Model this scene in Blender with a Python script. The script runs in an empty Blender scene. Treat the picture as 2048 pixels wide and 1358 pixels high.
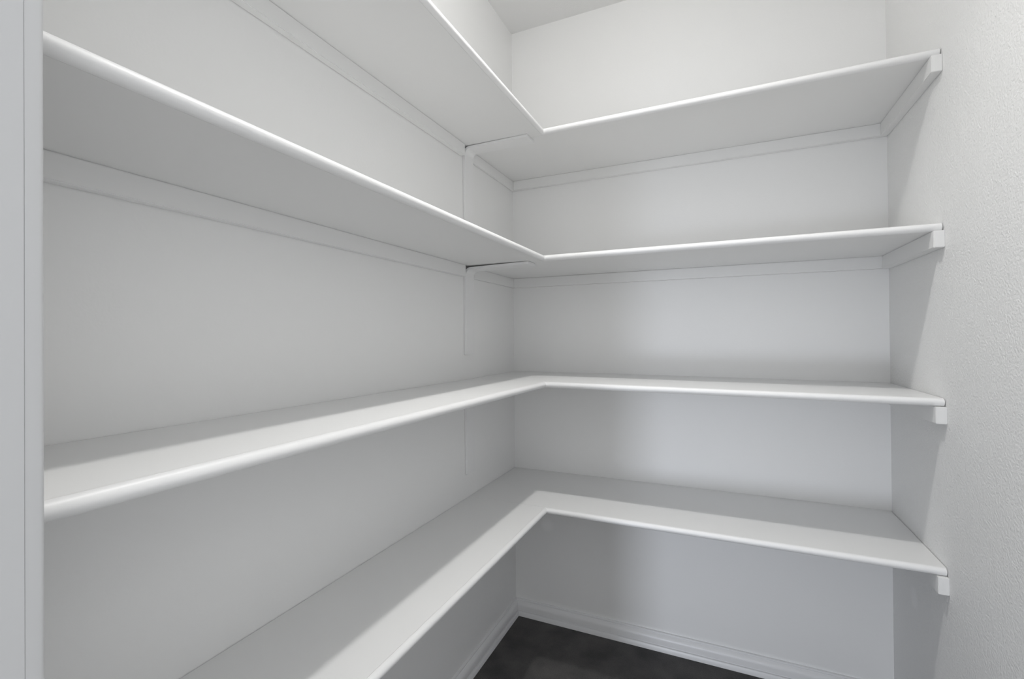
import bpy, bmesh, math
from mathutils import Vector, Matrix

# ---------------------------------------------------------------- camera
sc = bpy.context.scene
col = sc.collection
CAM = (0.79944, -1.83094, 1.15793)
YAW, PITCH, ROLL = 0.42609, 0.00601, -0.00812
F_PX, PX_X, PX_Y = 946.53, -9.64, -10.84
fw = Vector((-math.sin(YAW)*math.cos(PITCH), math.cos(YAW)*math.cos(PITCH), math.sin(PITCH)))
rt = Vector((math.cos(YAW), math.sin(YAW), 0))
up = rt.cross(fw)
r2 = rt*math.cos(ROLL) + up*math.sin(ROLL)
u2 = -rt*math.sin(ROLL) + up*math.cos(ROLL)
cd = bpy.data.cameras.new('camera')
cam = bpy.data.objects.new('camera', cd)
col.objects.link(cam)
m = Matrix.Identity(4)
for i in range(3):
    m[i][0], m[i][1], m[i][2], m[i][3] = r2[i], u2[i], -fw[i], CAM[i]
cam.matrix_world = m
cd.sensor_fit = 'HORIZONTAL'
cd.sensor_width = 36.0
cd.lens = F_PX*36.0/2048
cd.shift_x = -PX_X/2048
cd.shift_y = PX_Y/2048
cd.clip_start = 0.01
sc.camera = cam

# ---------------------------------------------------------------- light
w = bpy.data.worlds.new('world')
sc.world = w
w.use_nodes = True
bg = w.node_tree.nodes['Background']
bg.inputs[0].default_value = (0.965, 0.98, 1.0, 1)
bg.inputs[1].default_value = 1.45

LAMP = Vector((0.605, -0.945, 2.36))         # shaded bulb under the pantry ceiling, most of its light thrown down
def lamp(name, kind, energy, colour, loc, aim=None, **kw):
    d = bpy.data.lights.new(name, kind)
    d.energy = energy
    d.color = colour
    for k, v in kw.items(): setattr(d, k, v)
    o = bpy.data.objects.new(name, d)
    o.location = loc
    if aim is not None:
        o.rotation_euler = (Vector(aim)-Vector(loc)).to_track_quat('-Z', 'Y').to_euler()
    col.objects.link(o)
    return o
lamp('ceiling_bulb', 'POINT', 5.2, (1.0, 0.99, 0.965), LAMP, shadow_soft_size=0.03)
lamp('ceiling_downlight', 'AREA', 3.8, (1.0, 0.99, 0.965), LAMP, shape='DISK', size=0.06, spread=math.radians(116))
# daylight from the room behind the doorway: a tall window, and an added low fill light standing in for daylight off the floor
lamp('window_daylight', 'AREA', 0.28, (0.88, 0.94, 1.06), (0.185, -4.0, 1.15), (0.5, 0.0, 0.70),
     shape='RECTANGLE', size=0.25, size_y=1.7, spread=math.radians(25))
lamp('low_daylight_fill', 'AREA', 2.6, (0.88, 0.94, 1.06), (0.185, -4.0, 0.30), (0.55, 0.0, 0.30),
     shape='RECTANGLE', size=0.25, size_y=0.5, spread=math.radians(60))

sc.view_settings.view_transform = 'Standard'
sc.view_settings.look = 'None'
sc.view_settings.gamma = 1
sc.view_settings.use_curve_mapping = False
sc.view_settings.exposure = 0.0

# ---------------------------------------------------------------- materials
def new_mat(name):
    mt = bpy.data.materials.new(name)
    mt.use_nodes = True
    nt = mt.node_tree
    return mt, nt, nt.nodes['Principled BSDF']

def paint(name, colour, rough, bump_scale, bump_strength, spec=0.5, stretch=(1, 1, 1), detail=3, dist=0.002):
    mt, nt, b = new_mat(name)
    b.inputs['Base Color'].default_value = (*colour, 1)
    b.inputs['Roughness'].default_value = rough
    b.inputs['Specular IOR Level'].default_value = spec
    tc = nt.nodes.new('ShaderNodeTexCoord')
    mp = nt.nodes.new('ShaderNodeMapping')
    mp.inputs['Scale'].default_value = stretch
    nz = nt.nodes.new('ShaderNodeTexNoise')
    nz.inputs['Scale'].default_value = bump_scale
    nz.inputs['Detail'].default_value = detail
    bp = nt.nodes.new('ShaderNodeBump')
    bp.inputs['Strength'].default_value = bump_strength
    bp.inputs['Distance'].default_value = dist
    nt.links.new(tc.outputs['Object'], mp.inputs['Vector'])
    nt.links.new(mp.outputs['Vector'], nz.inputs['Vector'])
    nt.links.new(nz.outputs['Fac'], bp.inputs['Height'])
    nt.links.new(bp.outputs['Normal'], b.inputs['Normal'])
    return mt

def pale_spot(mt, centre, radius, colour):
    """a small round soft-edged spot of whiter base colour on a wall"""
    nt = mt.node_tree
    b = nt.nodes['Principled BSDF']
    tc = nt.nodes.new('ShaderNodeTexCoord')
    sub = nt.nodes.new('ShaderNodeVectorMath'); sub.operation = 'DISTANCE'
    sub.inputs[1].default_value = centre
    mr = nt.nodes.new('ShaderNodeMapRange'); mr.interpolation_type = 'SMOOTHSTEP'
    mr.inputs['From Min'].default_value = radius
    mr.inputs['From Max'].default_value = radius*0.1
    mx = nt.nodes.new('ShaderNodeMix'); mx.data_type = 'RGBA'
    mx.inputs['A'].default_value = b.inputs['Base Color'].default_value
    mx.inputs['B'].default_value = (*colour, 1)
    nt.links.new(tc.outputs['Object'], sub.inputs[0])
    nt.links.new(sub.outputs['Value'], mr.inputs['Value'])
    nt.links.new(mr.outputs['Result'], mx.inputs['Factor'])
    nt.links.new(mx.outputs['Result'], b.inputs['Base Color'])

WALL = (0.89, 0.89, 0.885)
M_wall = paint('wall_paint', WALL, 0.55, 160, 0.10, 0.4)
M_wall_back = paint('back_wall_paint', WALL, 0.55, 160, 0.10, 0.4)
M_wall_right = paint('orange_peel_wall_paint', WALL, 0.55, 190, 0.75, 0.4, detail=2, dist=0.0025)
M_shelf = paint('shelf_enamel', (0.86, 0.86, 0.855), 0.38, 60, 0.05, 0.5)
M_nose = paint('nosing_enamel', (0.87, 0.87, 0.87), 0.42, 45, 0.12, 0.5, dist=0.003)
M_trim = paint('trim_enamel', (0.85, 0.85, 0.855), 0.35, 40, 0.04, 0.5)
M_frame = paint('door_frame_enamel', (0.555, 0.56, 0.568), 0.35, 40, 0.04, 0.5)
M_ceiling = paint('ceiling_paint', (0.86, 0.86, 0.855), 0.8, 150, 0.2, 0.2)
pale_spot(M_wall_back, (0.142, 0.0, 0.388), 0.036, (0.99, 0.99, 0.99))
pale_spot(M_wall_right, (1.274, -0.180, 0.431), 0.038, (0.99, 0.99, 0.99))

def floor_mat():
    mt, nt, b = new_mat('dark_floor')
    tc = nt.nodes.new('ShaderNodeTexCoord')
    n1 = nt.nodes.new('ShaderNodeTexNoise'); n1.inputs['Scale'].default_value = 9; n1.inputs['Detail'].default_value = 6
    n2 = nt.nodes.new('ShaderNodeTexNoise'); n2.inputs['Scale'].default_value = 260; n2.inputs['Detail'].default_value = 4
    cr = nt.nodes.new('ShaderNodeValToRGB')
    cr.color_ramp.elements[0].position = 0.3; cr.color_ramp.elements[0].color = (0.085, 0.083, 0.084, 1)
    cr.color_ramp.elements[1].position = 0.75; cr.color_ramp.elements[1].color = (0.165, 0.158, 0.155, 1)
    m2 = nt.nodes.new('ShaderNodeMix'); m2.data_type = 'RGBA'; m2.blend_type = 'MULTIPLY'
    m2.inputs['Factor'].default_value = 0.5
    bp = nt.nodes.new('ShaderNodeBump'); bp.inputs['Strength'].default_value = 0.6; bp.inputs['Distance'].default_value = 0.003
    for n in (n1, n2): nt.links.new(tc.outputs['Object'], n.inputs['Vector'])
    nt.links.new(n1.outputs['Fac'], cr.inputs['Fac'])
    nt.links.new(cr.outputs['Color'], m2.inputs['A'])
    nt.links.new(n2.outputs['Fac'], m2.inputs['B'])
    nt.links.new(m2.outputs['Result'], b.inputs['Base Color'])
    nt.links.new(n2.outputs['Fac'], bp.inputs['Height'])
    nt.links.new(bp.outputs['Normal'], b.inputs['Normal'])
    b.inputs['Roughness'].default_value = 0.8
    b.inputs['Specular IOR Level'].default_value = 0.25
    return mt
M_floor = floor_mat()

# ---------------------------------------------------------------- mesh helpers
def link(name, verts, faces, mat, parent=None, bevel=0.0, smooth=False, kind=None):
    bm = bmesh.new()
    vs = [bm.verts.new(v) for v in verts]
    for f in faces:
        bm.faces.new([vs[i] for i in f])
    bmesh.ops.recalc_face_normals(bm, faces=bm.faces)
    if bevel:
        bmesh.ops.bevel(bm, geom=list(bm.edges), offset=bevel, segments=2, affect='EDGES', clamp_overlap=True)
    me = bpy.data.meshes.new(name)
    bm.to_mesh(me); bm.free()
    if smooth:
        for p in me.polygons: p.use_smooth = True
        me.set_sharp_from_angle(angle=math.radians(38))
    me.materials.append(mat)
    o = bpy.data.objects.new(name, me)
    col.objects.link(o)
    if parent: o.parent = parent
    if kind: o['kind'] = kind
    return o

def hexa(p):
    """box from 8 corners: bottom four anticlockwise, then top four"""
    return p, [(0, 3, 2, 1), (4, 5, 6, 7), (0, 1, 5, 4), (1, 2, 6, 5), (2, 3, 7, 6), (3, 0, 4, 7)]

def box(x0, x1, y0, y1, z0, z1):
    return hexa([(x0, y0, z0), (x1, y0, z0), (x1, y1, z0), (x0, y1, z0),
                 (x0, y0, z1), (x1, y0, z1), (x1, y1, z1), (x0, y1, z1)])

def join(*parts):
    V, Fc = [], []
    for v, f in parts:
        n = len(V); V += v; Fc += [tuple(i+n for i in q) for q in f]
    return V, Fc

def sweep(rings):
    """closed prism through rings of equal length, capped"""
    n = len(rings[0]); V = [v for r in rings for v in r]; Fc = []
    for k in range(len(rings)-1):
        for i in range(n):
            j = (i+1) % n
            Fc.append((k*n+i, k*n+j, (k+1)*n+j, (k+1)*n+i))
    Fc.append(tuple(range(n))); Fc.append(tuple((len(rings)-1)*n+i for i in range(n)))
    return V, Fc

# ---------------------------------------------------------------- the room
W = 1.274             # room width, left wall at x = 0
YF = -1.6706          # inner face of the doorway wall
YO = YF - 0.115       # its outer face
ZC = 2.44
DX0, DX1, DH = 0.360, 1.100, 2.03   # door opening

link('floor', *box(-0.1, 1.40, -3.2, 0.1, -0.05, 0), M_floor, kind='structure')
link('ceiling', *box(-0.1, W+0.1, YO, 0.1, ZC, ZC+0.08), M_ceiling, kind='structure')
link('wall_left', *box(-0.1, 0, YO, 0.1, 0, ZC), M_wall, kind='structure')
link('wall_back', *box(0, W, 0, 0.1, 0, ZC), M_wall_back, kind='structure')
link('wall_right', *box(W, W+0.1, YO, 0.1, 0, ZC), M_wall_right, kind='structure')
JT = 0.018
link('wall_front', *join(box(0, DX0-JT, YO, YF, 0, ZC), box(DX1+JT, W, YO, YF, 0, ZC),
                         box(DX0-JT, DX1+JT, YO, YF, DH+JT, ZC)), M_wall, kind='structure')
# door lining and the thin inner casing whose rounded edge shows at the left of the picture
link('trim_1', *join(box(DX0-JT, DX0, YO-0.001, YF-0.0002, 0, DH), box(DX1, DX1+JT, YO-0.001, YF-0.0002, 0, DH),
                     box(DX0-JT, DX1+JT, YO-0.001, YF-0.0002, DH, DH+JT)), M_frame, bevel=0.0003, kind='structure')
CT, CW, RV, CR = 0.0112, 0.057, 0.0004, 0.0035
def casing_profile(xin, sgn):
    """outline in plan: xin is the edge at the opening, sgn the way the casing runs from it"""
    y1 = YF+CT
    p = [(xin, YF), (xin, y1-CR)]
    p += [(xin+sgn*CR*(1-math.cos(t)), y1-CR+CR*math.sin(t)) for t in [math.pi/2*k/5 for k in range(1, 6)]]
    p += [(xin+sgn*(CW-0.003), y1), (xin+sgn*CW, y1-0.003), (xin+sgn*CW, YF)]
    return p
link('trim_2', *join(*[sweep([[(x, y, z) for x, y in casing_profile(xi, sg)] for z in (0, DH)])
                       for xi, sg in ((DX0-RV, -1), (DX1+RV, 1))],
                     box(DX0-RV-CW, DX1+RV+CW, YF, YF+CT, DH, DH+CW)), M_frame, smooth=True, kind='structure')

# moulded baseboard: (thickness, height)
BP = [(0, 0.065), (0.0055, 0.065), (0.0075, 0.0635), (0.0082, 0.0600), (0.0058, 0.0572), (0.0082, 0.0550), (0.0125, 0.0505),
      (0.0150, 0.0440), (0.0158, 0.0380), (0.0158, 0.0235), (0.0122, 0.0212), (0.0124, 0.0198), (0.0185, 0.0190), (0.0195, 0.0175), (0.0200, 0)]
bl = [[(t, YF, z) for t, z in BP] + [(0, YF, 0)], [(t, -t, z) for t, z in BP] + [(0, 0, 0)]]
link('baseboard_left', *sweep(bl), M_trim, smooth=True, kind='structure')
bb = [[(t, -t, z) for t, z in BP] + [(0, 0, 0)], [(W-t, -t, z) for t, z in BP] + [(W, 0, 0)]]
link('baseboard_back', *sweep(bb), M_trim, smooth=True, kind='structure')
br = [[(W-t, -t, z) for t, z in BP] + [(W, 0, 0)], [(W-t, YF, z) for t, z in BP] + [(W, YF, 0)]]
link('baseboard_right', *sweep(br), M_trim, smooth=True, kind='structure')

# ---------------------------------------------------------------- the L-shaped shelves
D1, D2, T = 0.28523, 0.40267, 0.019
R = T/2
CH, CK = 0.038, 0.018                # cleat height and thickness
XE = W - 0.0015                      # right end of the boards
def shelf(name, label, z, s_right, s_left, gap, brace):
    root = bpy.data.objects.new(name, None)
    root.empty_display_size = 0.1
    root.location = (0, 0, z)
    col.objects.link(root)
    root['label'] = label
    root['category'] = 'shelf'
    root['group'] = 'L-shaped pantry shelves'
    ys = -D2 + R                     # seam between the two boards
    def zr(x): return s_right*max(0.0, x-D1)/(W-D1)
    def zl(y): return s_left*max(0.0, ys-y)/(1.63+ys)
    g1 = g0 = 0.0003
    # board along the left wall
    a, b = YF+0.0015, ys
    V = []
    for dz in (-R, R):
        V += [(0.001, a, zl(a)+dz), (D1-R, a, zl(a)+dz), (D1-R, b-g1, zl(b-g1)+dz), (0.001, b-g0, zl(b-g0)+dz)]
    link('board', *hexa(V), M_shelf, root, bevel=0.0006)
    # board along the back wall, reaching into the corner
    V = []
    for dz in (-R, R):
        V += [(0.001, ys, dz), (D1-R, ys, dz), (XE, ys, zr(XE)+dz), (XE, -0.001, zr(XE)+dz), (D1-R, -0.001, dz), (0.001, -0.001, dz)]
    Fc = [(0, 5, 4, 1), (1, 4, 3, 2), (6, 7, 10, 11), (7, 8, 9, 10)]
    for i in range(6):
        j = (i+1) % 6
        Fc.append((i, j, j+6, i+6))
    link('board', V, Fc, M_shelf, root, bevel=0.0)
    # half-round nosings, mitred where they meet
    prof = [(R*(1-math.cos(t)), R*math.sin(t)) for t in [math.pi*(k/14-0.5) for k in range(15)]]
    rings = []
    for t in (0, 1):
        rings.append([(D1-u, a if t == 0 else -D2+u, (zl(a) if t == 0 else 0)+v) for u, v in prof])
    link('nosing', *sweep(rings), M_nose, root, smooth=True)
    rings = []
    for t in (0, 1):
        rings.append([(D1-u if t == 0 else XE-0.001, -D2+u, (0 if t == 0 else zr(XE))+v) for u, v in prof])
    link('nosing', *sweep(rings), M_nose, root, smooth=True)
    # cleats the boards rest on
    y1 = -0.44
    c0, c1 = zl(a)-R, zl(y1)-R
    link('cleat', *hexa([(0, a, c0-CH), (CK, a, c0-CH), (CK, y1, c1-CH), (0, y1, c1-CH),
                         (0, a, c0), (CK, a, c0), (CK, y1, c1), (0, y1, c1)]), M_shelf, root, bevel=0.0015)
    y0 = -0.3655
    link('cleat', *box(0, 0.0095, y0, 0, -R-CH, -R), M_shelf, root, bevel=0.0015)
    c1 = zr(W)-R
    link('cleat', *hexa([(0.0095, -CK, -R-CH), (W, -CK, c1-CH), (W, 0, c1-CH), (0.0095, 0, -R-CH),
                         (0.0095, -CK, -R), (W, -CK, c1), (W, 0, c1), (0.0095, 0, -R)]), M_shelf, root, bevel=0.0015)
    link('cleat', *box(W-0.021, W, -D2-0.006, -CK, c1-0.040, c1), M_shelf, root, bevel=0.0012)
    # flat-bar angle bracket on the left wall, its arm under the joint of the two boards
    if brace:
        top = -R-0.0004-gap
        ra, th, xa = 0.026, 0.0085, 0.238
        out = [(0.0004, -0.312), (0.0004, top-ra)]
        arc = [math.pi - k*math.pi/12 for k in range(1, 7)]
        out += [(ra+(ra-0.0004)*math.cos(t), top-ra+ra*math.sin(t)) for t in arc]
        out += [(xa, -R-0.0004), (xa, -R-0.0004-th)]
        out += [(ra+(ra-th)*math.cos(t), top-ra+(ra-th)*math.sin(t)) for t in reversed(arc)]
        out += [(th, top-ra), (th, -0.312)]
        link('bracket', *sweep([[(x, yy, zz) for x, zz in out] for yy in (-0.425, -0.366)]), M_nose, root, bevel=0.0006, smooth=True)
    return root

shelf('corner_shelf', 'topmost white L-shaped shelf, seen from below, nearest the ceiling', 1.81833, 0.0022, -0.0047, 0.0015, True)
shelf('corner_shelf', 'second white L-shaped shelf from the top, with a dark gap at its corner joint underneath', 1.41026, -0.0018, 0.001, 0.0050, True)
shelf('corner_shelf', 'third white L-shaped shelf from the top, just below eye level, narrow lit strip on top', 1.00372, -0.0079, 0.0094, 0.0010, True)
shelf('corner_shelf', 'lowest white L-shaped shelf, right above the baseboard and dark floor', 0.59978, -0.0009, 0.0052, 0.0010, False)
